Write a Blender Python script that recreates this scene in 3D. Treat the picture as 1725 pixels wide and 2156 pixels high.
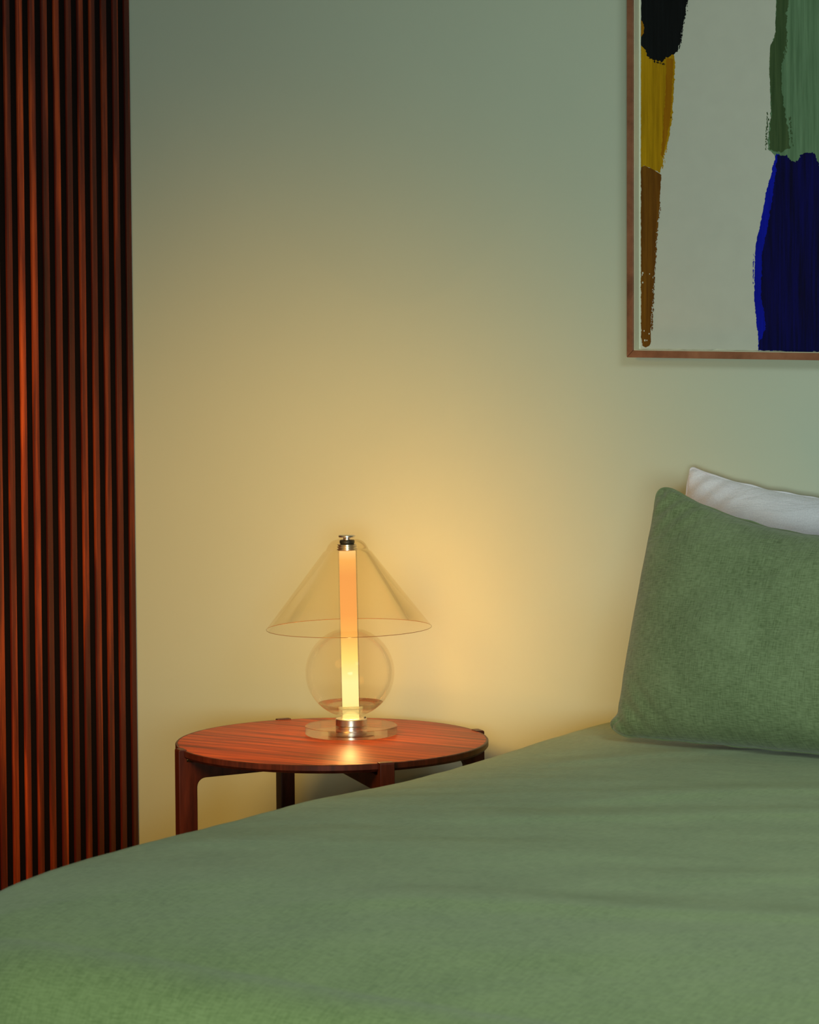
import bpy, bmesh, math, random
from mathutils import Vector, Matrix, noise
rnd = random.Random(7)
S = bpy.context.scene
COL = S.collection
for o in list(bpy.data.objects): bpy.data.objects.remove(o)

# ---------------------------------------------------------------- camera
F_PX, W_PX = 6300.0, 1725.0
YAW, PITCH, ROLL = math.radians(33), math.radians(-1.5), -0.009
cam_d = bpy.data.cameras.new('camera'); cam = bpy.data.objects.new('camera', cam_d); COL.objects.link(cam)
cam_d.sensor_fit = 'HORIZONTAL'; cam_d.sensor_width = 36.0
cam_d.lens = 36.0 * F_PX / W_PX
cam_d.shift_y = -0.18147
cam_d.clip_start = 0.05
cam.matrix_world = (Matrix.Translation((3.06, -4.80, 1.342)) @ Matrix.Rotation(YAW, 4, 'Z')
                    @ Matrix.Rotation(math.pi/2 + PITCH, 4, 'X') @ Matrix.Rotation(ROLL, 4, 'Z'))
cam_d.dof.use_dof = True; cam_d.dof.focus_distance = 5.35; cam_d.dof.aperture_fstop = 15.0
S.camera = cam

# ---------------------------------------------------------------- view, world, daylight
S.view_settings.view_transform = 'Standard'; S.view_settings.look = 'None'
S.view_settings.gamma = 1.0; S.view_settings.exposure = 0.0
S.view_settings.use_curve_mapping = False
w = bpy.data.worlds.new('world'); S.world = w; w.use_nodes = True
w.node_tree.nodes['Background'].inputs[0].default_value = (0.75, 1.0, 0.84, 1)
w.node_tree.nodes['Background'].inputs[1].default_value = 0.04

def area(name, loc, target, size, size_y, power, col, spread=180):
    d = bpy.data.lights.new(name, 'AREA'); d.shape = 'RECTANGLE'; d.size = size; d.size_y = size_y
    d.energy = power; d.color = col; d.spread = math.radians(spread)
    o = bpy.data.objects.new(name, d); COL.objects.link(o); o.location = loc
    o.rotation_euler = (Vector(target) - Vector(loc)).to_track_quat('-Z', 'Y').to_euler()
    return o
area('window_daylight', (2.9, -4.6, 1.0), (1.1, -0.8, 0.65), 1.3, .6, 42, (0.84, 1.0, 0.90), 130)
area('side_window_daylight', (2.5, -2.0, 2.30), (0.95, -0.3, 0.75), .7, .5, 6.5, (0.88, 0.98, 0.97), 110)
# added warm fill spot, unseen left of view, broadens the glow on the wall
d = bpy.data.lights.new('warm_fill_spot', 'SPOT'); d.energy = 104.0; d.color = (1.0, .50, .09)
d.shadow_soft_size = .32; d.spot_size = math.radians(77); d.spot_blend = 1.0
o = bpy.data.objects.new('warm_fill_spot', d); COL.objects.link(o); o.location = (0.10, -1.75, 1.40)
o.rotation_euler = (Vector((-0.42, 0, 0.38)) - o.location).to_track_quat('-Z', 'Y').to_euler()

# ---------------------------------------------------------------- helpers
def nt_new(name):
    m = bpy.data.materials.new(name); m.use_nodes = True
    nt = m.node_tree; nt.nodes.clear()
    out = nt.nodes.new('ShaderNodeOutputMaterial')
    return m, nt, out
def N(nt, t, **kw):
    n = nt.nodes.new(t)
    for k, v in kw.items():
        if hasattr(n, k) and not k[0].isupper(): setattr(n, k, v)
        else: n.inputs[k.replace('_', ' ')].default_value = v
    return n
def lin(c):
    return tuple(((v/255)/12.92 if v/255 <= .04045 else ((v/255+.055)/1.055)**2.4) for v in c) + (1,)
def ramp(nt, stops):
    n = nt.nodes.new('ShaderNodeValToRGB'); e = n.color_ramp.elements
    while len(e) < len(stops): e.new(0.5)
    for i, (p, c) in enumerate(stops): e[i].position = p; e[i].color = c if len(c) == 4 else tuple(c)+(1,)
    return n
def coords(nt, scale=(1,1,1), rot=(0,0,0), kind='Object'):
    tc = nt.nodes.new('ShaderNodeTexCoord'); mp = nt.nodes.new('ShaderNodeMapping')
    mp.inputs['Scale'].default_value = scale; mp.inputs['Rotation'].default_value = rot
    nt.links.new(tc.outputs[kind], mp.inputs[0]); return mp
def simple(name, col, rough=.5, metal=0.0, nscale=60, namt=.08, spec=.5, coat=0):
    m, nt, out = nt_new(name)
    b = N(nt, 'ShaderNodeBsdfPrincipled', Roughness=rough, Metallic=metal)
    b.inputs['Specular IOR Level'].default_value = spec
    b.inputs['Coat Weight'].default_value = coat
    mp = coords(nt); n = N(nt, 'ShaderNodeTexNoise', Scale=nscale, Detail=4.0)
    nt.links.new(mp.outputs[0], n.inputs[0])
    c = col[:3]
    r = ramp(nt, [(0.3, tuple(v*(1-namt) for v in c)), (0.7, tuple(min(1, v*(1+namt)) for v in c))])
    nt.links.new(n.outputs[0], r.inputs[0]); nt.links.new(r.outputs[0], b.inputs[0])
    nt.links.new(b.outputs[0], out.inputs[0]); return m
def wood(name, dark, mid, light, axis_scale, rot=(0,0,0), rough=.35, island=0.0, coat=0.0, contrast=(.3,.5,.72), spec=.5):
    """axis_scale: small along the grain, large across it"""
    m, nt, out = nt_new(name); L = nt.links
    b = N(nt, 'ShaderNodeBsdfPrincipled', Roughness=rough)
    b.inputs['Specular IOR Level'].default_value = spec
    b.inputs['Coat Weight'].default_value = coat; b.inputs['Coat Roughness'].default_value = .25
    mp = coords(nt, axis_scale, rot)
    at = N(nt, 'ShaderNodeAttribute', attribute_name='tone')
    ad = N(nt, 'ShaderNodeVectorMath', operation='ADD')
    sc = N(nt, 'ShaderNodeVectorMath', operation='SCALE'); sc.inputs['Scale'].default_value = 37.0
    L.new(at.outputs['Vector'], sc.inputs[0]); L.new(mp.outputs[0], ad.inputs[0]); L.new(sc.outputs[0], ad.inputs[1])
    n1 = N(nt, 'ShaderNodeTexNoise', Scale=1.0, Detail=6.0, Roughness=.6, Distortion=.6)
    L.new(ad.outputs[0], n1.inputs[0])
    n2 = N(nt, 'ShaderNodeTexNoise', Scale=5.0, Detail=3.0, Roughness=.6)
    L.new(ad.outputs[0], n2.inputs[0])
    mx = N(nt, 'ShaderNodeMath', operation='MULTIPLY_ADD'); mx.inputs[1].default_value = .3
    L.new(n2.outputs[0], mx.inputs[0]); 
    s2 = N(nt, 'ShaderNodeMath', operation='SUBTRACT'); s2.inputs[1].default_value = .15
    L.new(n1.outputs[0], s2.inputs[0]); L.new(s2.outputs[0], mx.inputs[2])
    r = ramp(nt, [(contrast[0], dark), (contrast[1], mid), (contrast[2], light)])
    L.new(mx.outputs[0], r.inputs[0])
    if island:
        g = N(nt, 'ShaderNodeMath', operation='MULTIPLY_ADD'); g.inputs[1].default_value = 2*island; g.inputs[2].default_value = 1-island
        L.new(at.outputs['Fac'], g.inputs[0])
        mm = N(nt, 'ShaderNodeVectorMath', operation='SCALE')
        L.new(r.outputs[0], mm.inputs[0]); L.new(g.outputs[0], mm.inputs['Scale']); L.new(mm.outputs[0], b.inputs[0])
    else: L.new(r.outputs[0], b.inputs[0])
    bp = N(nt, 'ShaderNodeBump', Strength=.15, Distance=.0006); L.new(mx.outputs[0], bp.inputs['Height'])
    L.new(bp.outputs[0], b.inputs['Normal'])
    L.new(b.outputs[0], out.inputs[0]); return m
def linen(name, c_dark, c_light, warp=(220, 900, 220), sheen=.25, crumple=.35):
    """woven cloth: fine slub threads running along the object's x"""
    m, nt, out = nt_new(name); L = nt.links
    b = N(nt, 'ShaderNodeBsdfPrincipled', Roughness=.9); b.inputs['Specular IOR Level'].default_value = .12
    b.inputs['Sheen Weight'].default_value = sheen; b.inputs['Sheen Roughness'].default_value = .5
    uvm = N(nt, 'ShaderNodeUVMap'); 
    mp = N(nt, 'ShaderNodeMapping'); mp.inputs['Scale'].default_value = warp; L.new(uvm.outputs[0], mp.inputs[0])
    n1 = N(nt, 'ShaderNodeTexNoise', Scale=1.0, Detail=3.0, Roughness=.65); L.new(mp.outputs[0], n1.inputs[0])
    mp2 = N(nt, 'ShaderNodeMapping'); mp2.inputs['Scale'].default_value = (warp[1]*.7, warp[0]*.7, 1); L.new(uvm.outputs[0], mp2.inputs[0])
    n2 = N(nt, 'ShaderNodeTexNoise', Scale=1.0, Detail=2.0, Roughness=.6); L.new(mp2.outputs[0], n2.inputs[0])
    n3 = N(nt, 'ShaderNodeTexNoise', Scale=9.0, Detail=5.0, Roughness=.6); L.new(uvm.outputs[0], n3.inputs[0])
    a = N(nt, 'ShaderNodeMath', operation='MULTIPLY_ADD'); a.inputs[1].default_value = .45
    L.new(n2.outputs[0], a.inputs[0]); 
    a0 = N(nt, 'ShaderNodeMath', operation='MULTIPLY'); a0.inputs[1].default_value = .75; L.new(n1.outputs[0], a0.inputs[0]); L.new(a0.outputs[0], a.inputs[2])
    a2 = N(nt, 'ShaderNodeMath', operation='MULTIPLY_ADD'); a2.inputs[1].default_value = .38
    L.new(n3.outputs[0], a2.inputs[0]); L.new(a.outputs[0], a2.inputs[2])
    r = ramp(nt, [(0.58, c_dark), (0.92, c_light)]); L.new(a2.outputs[0], r.inputs[0]); L.new(r.outputs[0], b.inputs[0])
    mp4 = N(nt, 'ShaderNodeMapping'); mp4.inputs['Scale'].default_value = (9, 26, 9); L.new(uvm.outputs[0], mp4.inputs[0])
    n4 = N(nt, 'ShaderNodeTexNoise', Scale=1.0, Detail=6.0, Roughness=.6, Distortion=.8); L.new(mp4.outputs[0], n4.inputs[0])
    b1 = N(nt, 'ShaderNodeBump', Strength=crumple, Distance=.012); L.new(n4.outputs[0], b1.inputs['Height'])
    b2 = N(nt, 'ShaderNodeBump', Strength=.35, Distance=.0008); L.new(a.outputs[0], b2.inputs['Height']); L.new(b1.outputs[0], b2.inputs['Normal'])
    L.new(b2.outputs[0], b.inputs['Normal']); L.new(b.outputs[0], out.inputs[0]); return m
def thin_glass(name, tint, refl=1.0, rough=.02, edge_tint=(.8,.6,.4), knee=.86, cap=1.0):
    """thin-walled clear glass: straight transmission, darker and more mirror-like at grazing angles"""
    m, nt, out = nt_new(name); L = nt.links
    lw = N(nt, 'ShaderNodeLayerWeight', Blend=.12)
    lw2 = N(nt, 'ShaderNodeLayerWeight', Blend=.25)
    tr = N(nt, 'ShaderNodeBsdfTransparent')
    r = ramp(nt, [(0.0, tint), (knee, tuple(t*.985 for t in tint[:3])), (1.0, edge_tint)]); L.new(lw2.outputs['Facing'], r.inputs[0]); L.new(r.outputs[0], tr.inputs[0])
    gl = N(nt, 'ShaderNodeBsdfGlossy', Roughness=rough); gl.inputs[0].default_value = (1,1,1,1)
    mu = N(nt, 'ShaderNodeMath', operation='MULTIPLY'); mu.inputs[1].default_value = refl; mu.use_clamp = True
    L.new(lw.outputs['Fresnel'], mu.inputs[0])
    mi = N(nt, 'ShaderNodeMath', operation='MINIMUM'); mi.inputs[1].default_value = cap; L.new(mu.outputs[0], mi.inputs[0]); mu = mi
    mx = N(nt, 'ShaderNodeMixShader'); L.new(mu.outputs[0], mx.inputs[0]); L.new(tr.outputs[0], mx.inputs[1]); L.new(gl.outputs[0], mx.inputs[2])
    L.new(mx.outputs[0], out.inputs[0]); return m

def link(name, bm, mat, parent=None, smooth=False, loc=None, bevel=0.0):
    me = bpy.data.meshes.new(name); bm.normal_update(); bm.to_mesh(me); bm.free()
    o = bpy.data.objects.new(name, me); COL.objects.link(o)
    if mat: me.materials.append(mat)
    if smooth:
        for p in me.polygons: p.use_smooth = True
    if parent: o.parent = parent
    if loc: o.location = loc
    if bevel:
        md = o.modifiers.new('bevel', 'BEVEL'); md.width = bevel; md.segments = 2; md.limit_method = 'ANGLE'; md.angle_limit = math.radians(40)
    return o
def root(name, loc, label, cat, rz=0.0, group=None):
    o = bpy.data.objects.new(name, None); COL.objects.link(o); o.empty_display_size = .05
    o.location = loc; o.rotation_euler = (0, 0, rz); o['label'] = label; o['category'] = cat
    if group: o['group'] = group
    return o
def box(bm, x0, x1, y0, y1, z0, z1):
    vs = [bm.verts.new(p) for p in ((x0,y0,z0),(x1,y0,z0),(x1,y1,z0),(x0,y1,z0),(x0,y0,z1),(x1,y0,z1),(x1,y1,z1),(x0,y1,z1))]
    fs = [bm.faces.new([vs[i] for i in f]) for f in ((3,2,1,0),(4,5,6,7),(0,1,5,4),(1,2,6,5),(2,3,7,6),(3,0,4,7))]
    return fs
def struct(name, bm, mat):
    o = link(name, bm, mat); o['kind'] = 'structure'; return o
def lathe(prof, seg=96, closed=False):
    """prof: list of (r, z); r = 0 makes a pole"""
    bm = bmesh.new(); rings = []
    for r, z in prof:
        if r < 1e-6: rings.append([bm.verts.new((0,0,z))])
        else: rings.append([bm.verts.new((r*math.cos(2*math.pi*k/seg), r*math.sin(2*math.pi*k/seg), z)) for k in range(seg)])
    pairs = list(zip(rings[:-1], rings[1:])) + ([(rings[-1], rings[0])] if closed else [])
    for a, b in pairs:
        for k in range(seg):
            k2 = (k+1) % seg
            if len(a) == 1 and len(b) == 1: continue
            if len(a) == 1: bm.faces.new((a[0], b[k2], b[k]))
            elif len(b) == 1: bm.faces.new((a[k], a[k2], b[0]))
            else: bm.faces.new((a[k], a[k2], b[k2], b[k]))
    bmesh.ops.recalc_face_normals(bm, faces=bm.faces)
    return bm
def sharp(o, ang=35):
    for p in o.data.polygons: p.use_smooth = True
    md = o.modifiers.new('split', 'EDGE_SPLIT'); md.split_angle = math.radians(ang)
def prism(pts, h0, h1, axis='z'):
    """pts: 2D outline; extruded from h0 to h1"""
    bm = bmesh.new()
    f = (lambda a,b,h: (a,b,h)) if axis == 'z' else (lambda a,b,h: (a,h,b))
    lo = [bm.verts.new(f(a,b,h0)) for a,b in pts]; hi = [bm.verts.new(f(a,b,h1)) for a,b in pts]
    bm.faces.new(lo[::-1]); bm.faces.new(hi); n = len(pts)
    for i in range(n): bm.faces.new((lo[i], lo[(i+1)%n], hi[(i+1)%n], hi[i]))
    bmesh.ops.recalc_face_normals(bm, faces=bm.faces)
    return bm

# ---------------------------------------------------------------- materials
M_wall = simple('wall_paint', lin((190,200,182)), .85, nscale=2.0, namt=.02, spec=.2)
M_ceil = simple('ceiling_paint', lin((200,200,180)), .9, nscale=3, namt=.02)
M_floor = wood('floor_oak', lin((34,20,12)), lin((48,30,18)), lin((60,38,24)), (1.2, 14, 1), rough=.45)
M_slat = wood('slat_wood', lin((48,11,5)), lin((98,28,11)), lin((186,74,24)), (30, 30, 1.3), rough=.42, island=.55, contrast=(.28,.5,.75), spec=.35)
M_back = simple('panel_backing', lin((16,9,8)), .9, nscale=20, spec=.1)
M_top = wood('tabletop_walnut', lin((98,26,2)), lin((156,52,5)), lin((200,86,12)), (2.2, 60, 8), rot=(0,0,math.radians(-39)), rough=.38, contrast=(.34,.5,.68), spec=.2)
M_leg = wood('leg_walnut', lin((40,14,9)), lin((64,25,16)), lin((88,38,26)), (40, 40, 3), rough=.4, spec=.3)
M_frame = wood('frame_walnut', lin((98,58,38)), lin((134,84,58)), lin((156,104,76)), (10, 10, 10), rough=.5)
M_brass = simple('brushed_steel', (.72,.68,.62), .28, 1.0, nscale=200, namt=.05)
M_dark = simple('black_rubber', (.01,.012,.012), .45, nscale=80)
M_linen = linen('green_linen', lin((84,100,64)), lin((130,147,108)), warp=(70, 700, 70))
M_duvet = linen('sage_duvet_cloth', lin((112,134,80)), lin((144,164,108)), warp=(60, 340, 45), crumple=.10)
M_white = linen('white_cotton', lin((208,208,220)), lin((230,230,240)), warp=(500, 500, 500), crumple=.6)
M_matt = simple('mattress_cloth', (.6,.6,.56), .9)
M_bedwood = wood('bed_wood', lin((60,36,20)), lin((84,52,30)), lin((104,68,42)), (3, 20, 20))
M_paper = simple('art_paper', lin((192,194,182)), .95, nscale=30, namt=.02, spec=.1)
M_mount = simple('mount_board', lin((226,228,212)), .95, nscale=30, namt=.01, spec=.1)
M_shade = thin_glass('shade_glass', (.97,.93,.84), refl=.75, rough=.05, cap=.30, edge_tint=(.90,.76,.56))
M_globe = thin_glass('globe_glass', (.985,.955,.91), refl=1.0, cap=.2, edge_tint=(.62,.32,.18))
M_tube = thin_glass('tube_glass', (.985,.96,.92), refl=.9, cap=.3, edge_tint=(.25,.11,.05))

# ---------------------------------------------------------------- room
XL = -0.739
bm = bmesh.new(); box(bm, XL-.1, 3.6, 0, .12, -.0, 2.75); struct('wall_back', bm, M_wall)
bm = bmesh.new(); box(bm, XL-.12, XL, -6.2, .12, 0, 2.75); struct('wall_left', bm, M_wall)
bm = bmesh.new(); box(bm, XL-.12, 3.8, -6.2, .12, -.1, 0); struct('floor', bm, M_floor)
bm = bmesh.new(); box(bm, XL-.12, 3.8, -6.2, .12, 2.75, 2.85); struct('ceiling', bm, M_ceil)

# ---------------------------------------------------------------- slatted cladding on the left wall
t = root('slatted_wall_panel', (XL, -0.45, 0), 'dark reddish-brown vertical wooden slat panel covering the wall left of the lamp', 'wall panel')
bm = bmesh.new(); box(bm, 0.001, .010, -.75, .447, 0.002, 2.748); link('backing_board', bm, M_back, t)
bm = bmesh.new(); fl = bm.verts.layers.float.new('tone')
tones = {0:.16, 1:.30, 2:.22, 3:.28, 4:.42, 5:.30, 6:.55, 7:.38, 8:.66, 9:.86, 10:.5, 11:.3}
PITCH_S = .0370
for i in range(32):
    yc = .437 - i*PITCH_S                     # local y of the slat centre; wall_back is at local .45
    v0 = len(bm.verts)
    w2 = .0078
    for f in box(bm, .010, .0155, yc-w2, yc+w2, .003, 2.747): pass
    bm.verts.ensure_lookup_table()
    tn = tones.get(i, rnd.random())
    for v in bm.verts[v0:]: v[fl] = tn
o = link('slat_cladding', bm, M_slat, t, bevel=.0012)

# ---------------------------------------------------------------- bedside table
TX, TY, TZ, TR = -0.001, -0.355, 0.52, 0.283
tab = root('side_table', (TX, TY, 0), 'round reddish-brown wooden bedside table with four flush legs, under the glass lamp', 'side table')
prof = [(0, TZ-.0195), (TR-.030, TZ-.0195), (TR-.0042, TZ-.0142), (TR-.0042, TZ-.0002), (TR-.0048, TZ), (0, TZ)]
o = link('tabletop', lathe(prof, 160), M_top, tab); sharp(o, 30)
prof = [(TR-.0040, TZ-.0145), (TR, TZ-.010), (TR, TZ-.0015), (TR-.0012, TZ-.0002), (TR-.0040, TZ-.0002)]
o = link('edge_shade_band', lathe(prof, 160, closed=True), M_leg, tab); sharp(o, 30); o['label'] = 'wooden tabletop edge with its shade painted dark'  # same wood as the top; dark leg material paints in the rim's shade
LEG_A = [math.radians(a) for a in (-36.5, 53.5, 143.5, 233.5)]
def leg_mesh():
    R1, R0 = TR + .009, TR - .025            # outer and inner radial faces
    zt, zu, ab = TZ + .0016, TZ - .0205, TZ - .050
    pts = [(R0, 0.0), (R0, ab-.016)]
    for k in range(1, 7):                     # rounded inner corner
        a = math.pi/2*k/6
        pts.append((R0 - .016 + .016*math.cos(a), ab - .016 + .016*math.sin(a)))
    pts += [(.012, ab+.007), (.012, zu), (TR-.0005-.006, zu), (TR-.0005-.006, zt), (R1-.002, zt), (R1, zt-.002), (R1, 0.0)]
    bm = prism(pts, -.0135, .0135, 'y')
    return bm
for a in LEG_A:
    o = link('leg', leg_mesh(), M_leg, tab, bevel=.0016); o.rotation_euler = (0, 0, a)
bm = lathe([(0, TZ-.0495), (.018, TZ-.0495), (.018, TZ-.0208), (0, TZ-.0208)], 32); o = link('centre_hub', bm, M_leg, tab); sharp(o)

# ---------------------------------------------------------------- table lamp
LX, LY = -0.014, -0.274
lamp = root('table_lamp', (LX, LY, TZ+.0004), 'clear glass lamp with cone shade, round globe and glowing tube, on the side table', 'lamp')
# base: a thick clear disc
m, nt, out = nt_new('acrylic_base')
g = N(nt, 'ShaderNodeBsdfGlass', Roughness=.0, IOR=1.49); g.inputs[0].default_value = (1,.98,.93,1)
tr = N(nt, 'ShaderNodeBsdfTransparent'); tr.inputs[0].default_value = (1,.97,.9,1)
mx = N(nt, 'ShaderNodeMixShader'); mx.inputs[0].default_value = .32
nt.links.new(g.outputs[0], mx.inputs[1]); nt.links.new(tr.outputs[0], mx.inputs[2]); nt.links.new(mx.outputs[0], out.inputs[0])
M_acryl = m
o = link('base_disc', lathe([(0,0),(.0835,0),(.0845,.001),(.0845,.0145),(.0835,.0155),(0,.0155)], 128), M_acryl, lamp); sharp(o, 30)
o['label'] = 'thick clear glass base disc'
o = link('base_weight', lathe([(0,.0015),(.0285,.0015),(.0285,.0075),(.024,.0085),(.024,.0140),(0,.0140)], 64), M_brass, lamp); sharp(o)
o = link('collar', lathe([(0,.0157),(.0282,.0157),(.0288,.0163),(.0288,.0268),(.0278,.0280),(.022,.0280),(.022,.0276),(0,.0276)], 96), M_brass, lamp); sharp(o, 25)
o['label'] = 'brushed metal collar'
col_ = o
bm = bmesh.new(); bmesh.ops.create_uvsphere(bm, u_segments=16, v_segments=10, radius=.0022)
link('switch', bm, M_dark, col_, smooth=True, loc=(.0250*math.cos(.56)+.000, .0250*math.sin(.56), .0292))
LEAN = Matrix.Rotation(-0.012, 4, Vector((-math.sin(YAW), math.cos(YAW), 0)))
def up(name, bm, mat, parent=lamp, ang=30):
    bmesh.ops.transform(bm, matrix=LEAN, verts=bm.verts)
    o = link(name, bm, mat, parent); sharp(o, ang); return o
# globe: blown sphere open where the tube passes through
Rg, zg = .0815, .1125
a0, a1 = math.asin(.024/Rg), math.asin(.0235/Rg)
gp = [(Rg*math.sin(math.pi-a), zg + Rg*math.cos(math.pi-a)) for a in [a0 + (math.pi-a0-a1)*k/60 for k in range(61)]]
gi = [((Rg-.0022)*math.sin(math.pi-a), zg + (Rg-.0022)*math.cos(math.pi-a)) for a in [a0 + (math.pi-a0-a1)*k/60 for k in range(61)]][::-1]
o = up('globe', lathe(gp, 96), M_globe); o['label'] = 'clear blown glass globe'
th = []; a2_ = math.asin(.034/Rg)
for k in range(25):
    a = a2_ + (math.radians(47)-a2_)*k/24; th.append(((Rg-.0005)*math.sin(a), zg - (Rg-.0005)*math.cos(a)))
for k in range(25):
    a = math.radians(47) - (math.radians(47)-a2_)*k/24
    q = Rg - .0008 - .0065*math.sin(math.pi*k/24)**.9; th.append((q*math.sin(a), zg - q*math.cos(a)))
M_thick = M_acryl
up('globe_thick_bottom', lathe(th, 96, closed=True), M_thick)['label'] = 'thicker glass at the foot of the globe'
# clear outer tube and lit inner tube
Rt, Ri, ztop = .0178, .0152, .3370
up('glass_tube', lathe([(Rt,.0280),(Rt,ztop)], 64), M_tube)['label'] = 'clear outer glass tube'
m, nt, out = nt_new('lit_diffuser'); L = nt.links
tc = coords(nt); sx = N(nt, 'ShaderNodeSeparateXYZ'); L.new(tc.outputs[0], sx.inputs[0])
mr = N(nt, 'ShaderNodeMapRange'); mr.inputs['From Min'].default_value = .028; mr.inputs['From Max'].default_value = ztop
L.new(sx.outputs[2], mr.inputs[0])
r = ramp(nt, [(0, lin((255,232,130))), (.10, lin((255,242,160))), (.22, lin((255,244,165))), (.36, lin((255,225,120))), (.50, lin((252,185,95))), (.62, lin((248,168,88))), (.85, lin((244,165,88))), (.94, lin((250,180,95))), (1, lin((255,205,130)))])
L.new(mr.outputs[0], r.inputs[0])
em = N(nt, 'ShaderNodeEmission', Strength=1.12); L.new(r.outputs[0], em.inputs[0])
tp = N(nt, 'ShaderNodeBsdfTransparent')
mx = N(nt, 'ShaderNodeMixShader'); mx.inputs[0].default_value = .88
L.new(tp.outputs[0], mx.inputs[1]); L.new(em.outputs[0], mx.inputs[2]); L.new(mx.outputs[0], out.inputs[0])
M_lit = m
up('light_tube', lathe([(Ri,.0282),(Ri,ztop-.002),(Ri-.002,ztop-.0006),(.0,ztop-.0006)], 64), M_lit)['label'] = 'glowing warm white light tube'
# bulbs inside the tube
LAMP_W = 1.0
for k, (z, wgt) in enumerate([(.06,1.0),(.10,1.1),(.14,1.1),(.18,1.0),(.22,1.0),(.26,1.1),(.31,1.3)]):
    d = bpy.data.lights.new('lamp_bulb', 'POINT'); d.energy = 2.6*wgt*LAMP_W/.12/8.0*1.0; d.shadow_soft_size = 0.0
    d.color = (1.0, .50, .14) if z > .16 else (1.0, .56, .19)
    b = bpy.data.objects.new('lamp_bulb', d); COL.objects.link(b); b.parent = lamp; b.location = (0, 0, z)
# threaded cap, gasket and finial
up('threaded_cap', lathe([(0,.3372),(.0180,.3372),(.0186,.3382),(.0186,.3398),(.0165,.3406),(.0165,.3418),(.0186,.3426),(.0186,.3442),(.0165,.3450),(.0165,.3462),(.0182,.3468),(.0182,.3482),(.012,.3486),(0,.3486)], 64), M_brass, ang=20)
up('gasket', lathe([(0,.3488),(.0125,.3488),(.0138,.3505),(.0138,.3545),(.0125,.3560),(0,.3560)], 48), M_dark)['label'] = 'black rubber gasket'
up('finial', lathe([(0,.3562),(.007,.3562),(.007,.3608),(.0150,.3612),(.0156,.3620),(.0156,.3640),(.0148,.3648),(.004,.3652),(0,.3654)], 64), M_brass)
# shade: cone of clear glass with a small dome
sp = [(.0145,.3572),(.019,.3569),(.0240,.3556),(.0290,.3530),(.0330,.3490),(.0362,.3445),(.0380,.3405),(.0390,.3375),(.0412,.3358),(.0440,.3340)]
for k in range(1, 25):
    s = k/24; sp.append((.0440 + (.1515-.0440)*s, .3340 + (.1945-.3340)*s))
bm = lathe(sp, 160)
o = up('lamp_shade', bm, M_shade, ang=180); o['label'] = 'clear cone-shaped glass shade'
# ground rim bead along the lower edge
rim = []
for k in range(9):
    a = 2*math.pi*k/8; rim.append((.1515+  .00045*math.cos(a), .1943+.00045*math.sin(a)))
o2 = up('shade_rim', lathe(rim[:-1], 160, closed=True), simple('rim_glass', lin((140,92,44)), .15, nscale=10), parent=o)

# ---------------------------------------------------------------- framed artwork
PX, PZ, PD = .433, 1.207, .030
PW, PH = .92, 1.22
art = root('framed_artwork', (PX, -.0005, PZ), 'abstract brushed colour-block painting in a thin walnut frame on the wall above the bed', 'picture')
art.rotation_euler = (0, math.radians(.45), 0)
fw = .0128
def rail(p):   # p: four corners (x,z) of the front face of one mitred rail
    bm = prism(p, -PD, 0, 'y'); return bm
g = .0004
rails = [[(0,0+g),(fw,fw+g),(fw,PH-fw-g),(0,PH-g)], [(PW,g),(PW,PH-g),(PW-fw,PH-fw-g),(PW-fw,fw+g)],
         [(g,0),(PW-g,0),(PW-fw-g,fw),(fw+g,fw)], [(g,PH),(fw+g,PH-fw),(PW-fw-g,PH-fw),(PW-g,PH)]]
for p in rails: link('frame_rail', rail(p), M_frame, art, bevel=.0006)
bm = bmesh.new(); box(bm, fw*.5, PW-fw*.5, -.008, -.002, fw*.5, PH-fw*.5); link('mount_board', bm, M_mount, art)
sp_ = simple('cream_spacer', lin((206,204,176)), .9, nscale=30, namt=.01)
a_, b_ = fw-.0002, fw+.0012
bm = bmesh.new()
box(bm, a_, b_, -PD+.004, -.008, a_, PH-a_); box(bm, PW-b_, PW-a_, -PD+.004, -.008, a_, PH-a_)
box(bm, b_, PW-b_, -PD+.004, -.008, a_, b_); box(bm, b_, PW-b_, -PD+.004, -.008, PH-b_, PH-a_)
link('spacer', bm, sp_, art)['label'] = 'cream spacer inside the frame'
PY = -.0105                                  # paper surface, local y
u0 = .0190; v0 = .0162                       # lower-left corner of the sheet
SX, SZ = .945e-3, .861e-3
def P(px, py): return (u0 + (px-1349)*SX, v0 + (737-py)*SZ)
# deckle-edged sheet
pts = []
xa, xb = u0-.0005, PW-.03
n = 90
for k in range(n+1):
    x = xa + (xb-xa)*k/n; pts.append((x, v0 + .0022*noise.noise((x*60,3,1)) + .0012*noise.noise((x*200,5,1))))
pts += [(xb, PH-.03), (xa, PH-.03)]
paper = link('paper_sheet', prism(pts, PY, PY+.0008, 'y'), M_paper, art)
def paint(name, c1, c2, scale=(260,1,7)):
    m, nt, out = nt_new(name); L = nt.links
    b = N(nt, 'ShaderNodeBsdfPrincipled', Roughness=.75); b.inputs['Specular IOR Level'].default_value = .15
    mp = coords(nt, (120, 1, 5)); n1 = N(nt, 'ShaderNodeTexNoise', Scale=1.0, Detail=5.0, Roughness=.65); L.new(mp.outputs[0], n1.inputs[0])
    r = ramp(nt, [(.36, c1), (.66, c2)]); L.new(n1.outputs[0], r.inputs[0]); L.new(r.outputs[0], b.inputs[0])
    L.new(b.outputs[0], out.inputs[0]); return m
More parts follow.
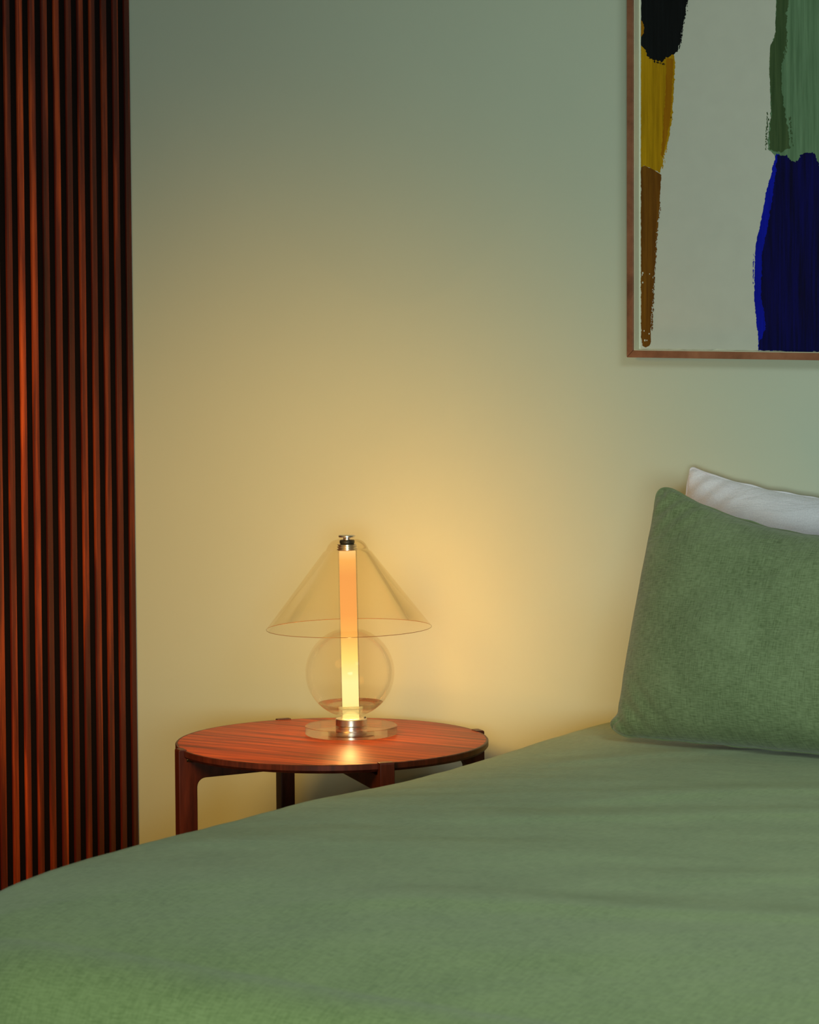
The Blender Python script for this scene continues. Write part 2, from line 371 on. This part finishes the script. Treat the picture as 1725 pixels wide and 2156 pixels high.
def rough_outline(pts, amp, seed):
    """subdivide an outline (photo-scaled points) and ruffle it like a brushed edge"""
    q = []
    for i in range(len(pts)):
        a = Vector(pts[i][:2]); b = Vector(pts[(i+1) % len(pts)][:2]); L = (b-a).length
        am = pts[i][2] if len(pts[i]) > 2 else amp
        n = max(1, int(L/2.2)) if am > 0 else 1
        nr = Vector((b.y-a.y, a.x-b.x)).normalized()
        for k in range(n):
            p = a.lerp(b, k/n)
            d = am*(noise.noise((p.x*.12, p.y*.12, seed)) + .9*noise.noise((p.x*.45, p.y*.45, seed+4)) + (rnd.random()-.5)*.5)
            q.append(p + nr*d)
    return q
layer = [0]
def stroke(pts, mat, amp, label, flecks=(), parent=None):
    layer[0] += 1
    q = [P(p.x, p.y) for p in rough_outline(pts, amp, layer[0]*7.3)]
    bm = prism(q, PY - .00006*layer[0], PY + .0001, 'y')
    for (x0, y0, x1, y1, n, wd) in flecks:     # dry-brush specks beside an edge
        for k in range(n):
            s = rnd.random(); cx = x0+(x1-x0)*s + abs(rnd.gauss(0, wd)); cy = y0+(y1-y0)*s
            sx, sy = rnd.uniform(.5,1.4), rnd.uniform(1.0,3.6)
            vs = [bm.verts.new((P(cx+a, cy+b)[0], PY-.00006*layer[0]-k*1.5e-6, P(cx+a, cy+b)[1])) for a, b in ((-sx,rnd.uniform(-1,1)),(0,-sy),(sx,rnd.uniform(-1,1)),(0,sy))]
            bm.faces.new(vs[::-1])
    bmesh.ops.triangulate(bm, faces=[f for f in bm.faces if len(f.verts) > 4])
    o = link('paint_stroke', bm, mat, paper); o['label'] = label; return o
M_yel = paint('yellow_paint', lin((150,112,0)), lin((186,142,8)))
M_och = paint('ochre_paint', lin((140,88,0)), lin((160,108,4)))
M_blk = paint('black_paint', lin((7,9,11)), lin((17,21,23)))
M_brn = paint('brown_paint', lin((92,54,8)), lin((122,78,16)))
M_lgr = paint('light_green_paint', lin((82,112,82)), lin((106,138,106)))
M_dgr = paint('dark_green_paint', lin((50,72,42)), lin((72,92,58)))
M_blu = paint('dark_blue_paint', lin((2,2,38)), lin((5,6,84)))
M_bbl = paint('bright_blue_paint', lin((0,12,140)), lin((4,20,176)))
M_ink = paint('scratch_paint', lin((192,194,182)), lin((205,205,192)))
stroke([(1349,96,.8),(1349,356,1.5),(1356,352,1.5),(1390,368,2.5),(1400,330,2.5),(1409,300,2),(1417,250,2),(1420,190,2),(1423,140,1),(1418,112,0)], M_yel, 1.5, 'mustard yellow stroke',
       flecks=[(1418,150,1414,260,60,1.2),(1405,300,1393,360,30,2)])
stroke([(1404,128,1),(1402,200,1.5),(1398,260,2),(1396,300,1.5),(1391,330,1),(1396,336,0),(1405,300,1.5),(1413,250,1.5),(1417,190,1),(1419,132,1)], M_och, 1.2, 'ochre edge of the yellow stroke')
stroke([(1352,-380,.6),(1349,100,2),(1361,112,3),(1366,128,4),(1392,135,4),(1410,126,3),(1429,116,2),(1436,80,2),(1443,40,2),(1450,0,2),(1462,-200,2),(1458,-376,3)], M_blk, 1.6, 'black stroke above the yellow one',
       flecks=[(1447,10,1436,70,70,1.8),(1437,70,1431,110,40,1.2),(1375,134,1400,142,20,2)])
stroke([(1349,46,.8),(1349,82,1.5),(1354,74,2),(1355,56,1.5)], M_och, 1, 'ochre smear on the black stroke')
stroke([(1349,356,1),(1349,600,1.5),(1350,715,1),(1352,731,1),(1360,735,.8),(1368,731,.8),(1371,722,.6),(1370,706,1.2),(1372,660,1.6),(1376,600,1.6),(1380,540,1.6),(1384,480,1.6),(1389,440,1),(1393,372,.5),(1375,360,1),(1357,352,.6)], M_brn, 1.2, 'brown tapering stroke',
       flecks=[(1388,430,1378,560,130,1.6),(1378,560,1371,700,130,1.6)])
for (cx, cy, r_) in [(1357.5,720,1.8),(1362,720,1.2),(1356,700,1.3),(1353,578,1.8),(1353,598,1.6),(1368,580,1.0),(1352,582,1.2),(1367,706,1.4)]:
    stroke([(cx+r_*math.cos(a)*.9, cy+r_*math.sin(a)*1.3, 0) for a in [k*math.pi/4 for k in range(8)]], M_ink, 0, 'bare paper fleck')
stroke([(1640,-420,2),(1630,-250,2),(1636,10,1.5),(1634,90,2.5),(1623,118,1),(1622,160,1),(1625,250,2.5),(1619,300,3),(1620,325,3),(1640,345,2),(1660,360,3),(1700,370,3),(1850,372,0),(1848,-250,2),(1842,-416,3)], M_lgr, 1.5, 'light green stroke',
       flecks=[(1621,250,1616,325,0,2)])
stroke([(1641,-418,2),(1631,-250,2),(1637,10,1.5),(1634,90,2.5),(1623,118,1),(1622,160,1.5),(1626,250,2.5),(1621,300,3),(1622,328,3),(1650,332,3),(1664,322,3),(1662,290,3),(1655,255,2.5),(1648,215,1.5),(1646,160,2),(1652,130,3),(1657,100,3),(1657,50,3),(1662,10,2),(1668,-30,2),(1668,-250,2),(1672,-417,0)], M_dgr, 1.5, 'dark green edge of the light green stroke',
       flecks=[(1617,250,1613,325,50,1.8),(1656,100,1650,140,30,2),(1662,260,1668,320,30,2)])
blu = [(1635,334,3),(1625,380,2),(1616,410,1.5),(1611,440,1.2),(1603,480,1.2),(1594,520,1),(1592,560,1.2),(1591,630,1.2),(1595,670,1.6),(1599,708,1.5),(1600,738,1.5)]
stroke(blu + [(1640,738,1),(1640,600,2),(1640,420,2),(1642,336,2)], M_bbl, 1.2, 'bright blue edge of the dark blue stroke',
       flecks=[(1589,540,1588,600,20,1)])
stroke([(1638,337,4),(1634,380,2),(1628,430,2),(1617,490,2),(1607,540,2),(1606,600,2),(1604,625,2),(1612,660,2),(1614,690,2),(1608,712,1.5),(1602,718,1),(1600,737,1.5),(1640,738,1.5),(1690,741,1.5),(1725,738,1.5),(1850,742,0),(1850,378,0),(1760,372,3),(1724,360,4),(1714,338,5),(1700,334,5),(1688,336,4),(1676,352,2),(1667,350,2),(1658,338,4)], M_blu, 1.5, 'dark blue stroke',
       flecks=[(1700,345,1722,365,40,2)])

# ---------------------------------------------------------------- bed
BX0, BX1, BY0, BY1, BZ = .500, 2.10, -2.08, -.05, .569
bed = root('bed', ((BX0+BX1)/2, (BY0+BY1)/2, 0), 'low double bed under the sage green duvet, its head against the painted wall', 'bed')
hx, hy = (BX1-BX0)/2-.05, (BY1-BY0)/2-.05
bm = bmesh.new(); box(bm, -hx, hx, -hy, hy, .12, .27); link('bed_base', bm, M_bedwood, bed, bevel=.008)
bm = bmesh.new(); box(bm, -hx, hx, -hy, hy, .2705, .51); link('mattress', bm, M_matt, bed, bevel=.03)
for sx in (-1,1):
    for sy in (-1,1):
        bm = lathe([(0,0),(.022,0),(.03,.119),(0,.119)], 24); link('leg', bm, M_bedwood, bed, smooth=False, loc=(sx*(hx-.1), sy*(hy-.1), 0))

# duvet: cloth over the mattress, rounded over the side and the foot
def wrinkle(x, y):
    z = 0.0
    z += .010*noise.noise((x*1.1, y*1.6, 2.0))
    z += .0030*noise.noise((x*1.6+y*.8, y*4.0, 7.0))
    # long soft folds running across the bed
    def ridge(ax, ay, bx, by, wd, h, fade=.25):
        d = Vector((bx-ax, by-ay)); L = d.length; d /= L
        s = (Vector((x-ax, y-ay))).dot(d); t_ = (x-ax)*(-d.y) + (y-ay)*d.x
        t_ += .02*noise.noise((s*4, ax*9, 1.0))
        e = min(1, max(0, (s+fade)/fade))*min(1, max(0, (L+fade-s)/fade))
        e = e*e*(3-2*e)
        sk = t_/wd
        return h*e*(math.exp(-sk*sk) if sk < 0 else math.exp(-sk*sk*.25))
    z += ridge(.98, -.90, 1.45, -.52, 0.034, 0.0044)
    z += ridge(.90, -1.15, 1.35, -.86, 0.031, 0.0039)
    z += ridge(1.05, -1.70, 1.60, -1.52, 0.034, 0.0050)
    z += ridge(.70, -.60, .95, -.33, 0.025, 0.0022)
    z += ridge(1.30, -1.42, 1.62, -1.22, 0.034, 0.0033)
    z += ridge(.62, -1.50, 1.0, -1.38, 0.051, 0.0033)
    z += ridge(.80, -1.95, 1.3, -1.80, 0.051, 0.0033)
    z += .003*math.exp(-((y+1.6)/.35)**2)*math.exp(-((x-.5)/.4)**2)
    z += .010*math.exp(-((y+.25)/.25)**2)*math.exp(-((x-.5)/.25)**2)
    z += .0008*noise.noise((x*4+y*5, (y-x*.55)*14, 4.0))
    z += .0002*noise.noise((x*30, y*45, 9.0))
    return z
def build_duvet():
    rr, rc = .105, .20                                     # fold-over radius, plan corner radius
    ix0, ix1, iy0, iy1 = BX0+.012, BX1-rr, BY0+rr, BY1-.005  # inset rectangle (head end stays open)
    drop = .30
    ext = rr*math.pi/2 + drop
    nx, ny = 330, 400
    bm = bmesh.new(); uv = bm.loops.layers.uv.new('uv'); grid = []
    for j in range(ny+1):
        row = []
        for i in range(nx+1):
            a = ix0-ext + (ix1-ix0+2*ext)*i/nx; b = iy0-ext + (iy1-iy0+ext)*j/ny
            # nearest point on the inset rounded rectangle (left, right and foot sides)
            cx = min(max(a, ix0+rc), ix1-rc); cy = max(b, iy0+rc)
            v = Vector((a-cx, b-cy)); l = v.length
            z0 = BZ + wrinkle(a, b)
            # very soft crown towards the middle of the bed
            ed = min(a-ix0, ix1-a, b-iy0)
            z0 += .020*(1-math.exp(-max(0, ed)/.22)) - .004
            z0 -= .26*max(0, -1.62-b)**2 if b > iy0 else .26*(-1.62-iy0)**2
            if l <= rc or l == 0: p = Vector((a, b, z0))
            else:
                gdir = v/l; d = l-rc; q = Vector((cx, cy)) + gdir*rc
                if d < rr*math.pi/2:
                    an = d/rr; p = Vector((q.x+gdir.x*rr*math.sin(an), q.y+gdir.y*rr*math.sin(an), z0-rr*(1-math.cos(an))))
                else:
                    e = d-rr*math.pi/2; fl_ = .012*math.sin((a*gdir.y-b*gdir.x)*9)*min(1, e/.2) + .015*noise.noise((a*4*gdir.y+7, b*4*gdir.x, 3))*min(1, e/.1)
                    ro = rr + .02*e + fl_
                    p = Vector((q.x+gdir.x*ro, q.y+gdir.y*ro, z0-rr-e))
            vv = bm.verts.new(p); row.append((vv, (a, b)))
        grid.append(row)
    for j in range(ny):
        for i in range(nx):
            qd = (grid[j][i], grid[j][i+1], grid[j+1][i+1], grid[j+1][i])
            f = bm.faces.new([k[0] for k in qd]); f.smooth = True
            for lp, k in zip(f.loops, qd): lp[uv].uv = k[1]
    o = link('duvet', bm, M_duvet, None, smooth=True)
    md = o.modifiers.new('thickness', 'SOLIDIFY'); md.thickness = .012; md.offset = -1
    o['label'] = 'smooth sage green linen duvet spread over the bed'; o['category'] = 'duvet'
    return o
duvet = build_duvet()

# ---------------------------------------------------------------- pillows
def pillow(name, label, mat, width, height, thick, base, lean, rz, dip, side_in, seed, wr, seam=None, group=None, taper=.0, rcorner=.032):
    """local x: width from the left corner, local z: height, local y: thickness (front is -y)"""
    nu, nv = 150, 110
    bm = bmesh.new(); uv = bm.loops.layers.uv.new('uv')
    def outline(u, v):
        x0, z0 = roundc(u, v, width*u, height*v)
        uu, vv = min(1, max(0, x0/width)), min(1, max(0, z0/height))
        m = min(1, max(0, min(x0, width-x0)/(width*.5)))
        z = z0 - dip*math.sin(math.pi/2*m)**.80*vv**3
        e = taper*min(1, vv/.8)**1.0 + side_in*math.sin(math.pi*vv)
        e -= .018*math.exp(-((vv-.03)/.035)**2)
        x = x0 + e*((1-uu)**3 - uu**3)
        return x, z
    def thickf(u, v):
        a = max(0, 1-abs(2*u-1)**2.6); b = max(0, 1-abs(2*v-1)**(3.2 if v < .5 else 2.4))
        return (a**.55)*(b**.55)
    def roundc(u, v, x, z):
        U, V = min(u, 1-u)*width, min(v, 1-v)*height; rc = rcorner
        if U < rc and V < rc:
            du, dv = rc-U, rc-V; m = max(du, dv); l = math.hypot(du, dv)
            k = m/l if l > 0 else 1
            nu_, nv_ = rc-du*k, rc-dv*k
            x += (nu_-U)*(1 if u < .5 else -1); z += (nv_-V)*(1 if v < .5 else -1)
        return x, z
    sides = []
    for sgn in (-1, 1):
        g = []
        for j in range(nv+1):
            row = []
            for i in range(nu+1):
                # cluster samples at the borders
                u = .5-.5*math.cos(math.pi*i/nu); v = .5-.5*math.cos(math.pi*j/nv)
                x, z = outline(u, v); th = thickf(u, v)
                sag = 1 + .62*(1-v)**1.7*(1 if sgn < 0 else .4)          # filling settles downwards
                y = sgn*thick*.5*th*sag
                e = th**.5
                y += sgn*wr*e*(noise.noise((x*7+seed, z*11, sgn)) + .5*noise.noise((x*18, z*24+seed, sgn)))
                cf = math.exp(-((u/.13)**2)) * math.exp(-(min(v,1-v)/.16)**2)
                y += sgn*.006*cf*math.sin((x*1.0+z*(1 if v < .5 else -1))*130)*e
                if i in (0, nu) or j in (0, nv):
                    y = .003*noise.noise((x*22, z*22, seed)); x += .003*noise.noise((z*28, seed, 5)); z += .0025*noise.noise((x*28, seed, 8))
                row.append(((x, y, z), (x, z)))
            g.append(row)
        sides.append(g)
    vmap = {}
    def vert(s, j, i):
        key = (0 if (i in (0, nu) or j in (0, nv)) else s, j, i)
        if key not in vmap: vmap[key] = bm.verts.new(sides[s][j][i][0])
        return vmap[key]
    for s in (0, 1):
        for j in range(nv):
            for i in range(nu):
                idx = [(j,i),(j,i+1),(j+1,i+1),(j+1,i)]
                if s: idx = idx[::-1]
                f = bm.faces.new([vert(s, *k) for k in idx]); f.smooth = True
                for lp, k in zip(f.loops, idx): lp[uv].uv = sides[s][k[0]][k[1]][1]
    rt = root(name, base, label, 'pillow', rz)
    if group: rt['group'] = group
    o = link('pillowcase', bm, mat, rt, smooth=True)
    # piped seam running round the edge
    cv = []
    steps = 200
    ring = [(k/steps, 0) for k in range(steps)] + [(1, k/steps) for k in range(steps)] + [(1-k/steps, 1) for k in range(steps)] + [(0, 1-k/steps) for k in range(steps)]
    sb = bmesh.new(); prev = None; first = None; uvs = sb.loops.layers.uv.new('uv')
    cs = 6; rad = seam or .0016
    pts3 = []
    for (u, v) in ring:
        x, z = outline(u, v); y = .003*noise.noise((x*22, z*22, seed)); x += .003*noise.noise((z*28, seed, 5)); z += .0025*noise.noise((x*28, seed, 8))
        pts3.append(Vector((x, y, z)))
    n = len(pts3); cen = Vector((width/2, 0, height/2))
    for k in range(n):
        p = pts3[k]; tg = (pts3[(k+1)%n]-pts3[k-1]).normalized(); up_ = Vector((0,1,0)); sd = tg.cross(up_).normalized()
        rg = [sb.verts.new(p + (sd*math.cos(2*math.pi*c/cs) + up_*math.sin(2*math.pi*c/cs))*rad) for c in range(cs)]
        if prev:
            for c in range(cs): sb.faces.new((prev[c], prev[(c+1)%cs], rg[(c+1)%cs], rg[c]))
        else: first = rg
        prev = rg
    for c in range(cs): sb.faces.new((prev[c], prev[(c+1)%cs], first[(c+1)%cs], first[c]))
    bmesh.ops.recalc_face_normals(sb, faces=sb.faces)
    so = link('seam', sb, mat, rt, smooth=True)
    for q in (o, so): q.rotation_euler = (-lean, 0, 0)
    return rt
pillow('pillow', 'deep green linen pillow propped upright at the head of the bed', M_linen, .74, .443, .150,
       (.624, -.425, .585), math.radians(18), math.radians(-2), .088, -.002, 3.0, .004, taper=.008)
pillow('pillow', 'white cotton pillow showing above and behind the green pillow', M_white, .74, .449, .110,
       (.575, -.190, .585), math.radians(17), 0, .056, .004, 11.0, .005, seam=.0020, rcorner=.008)
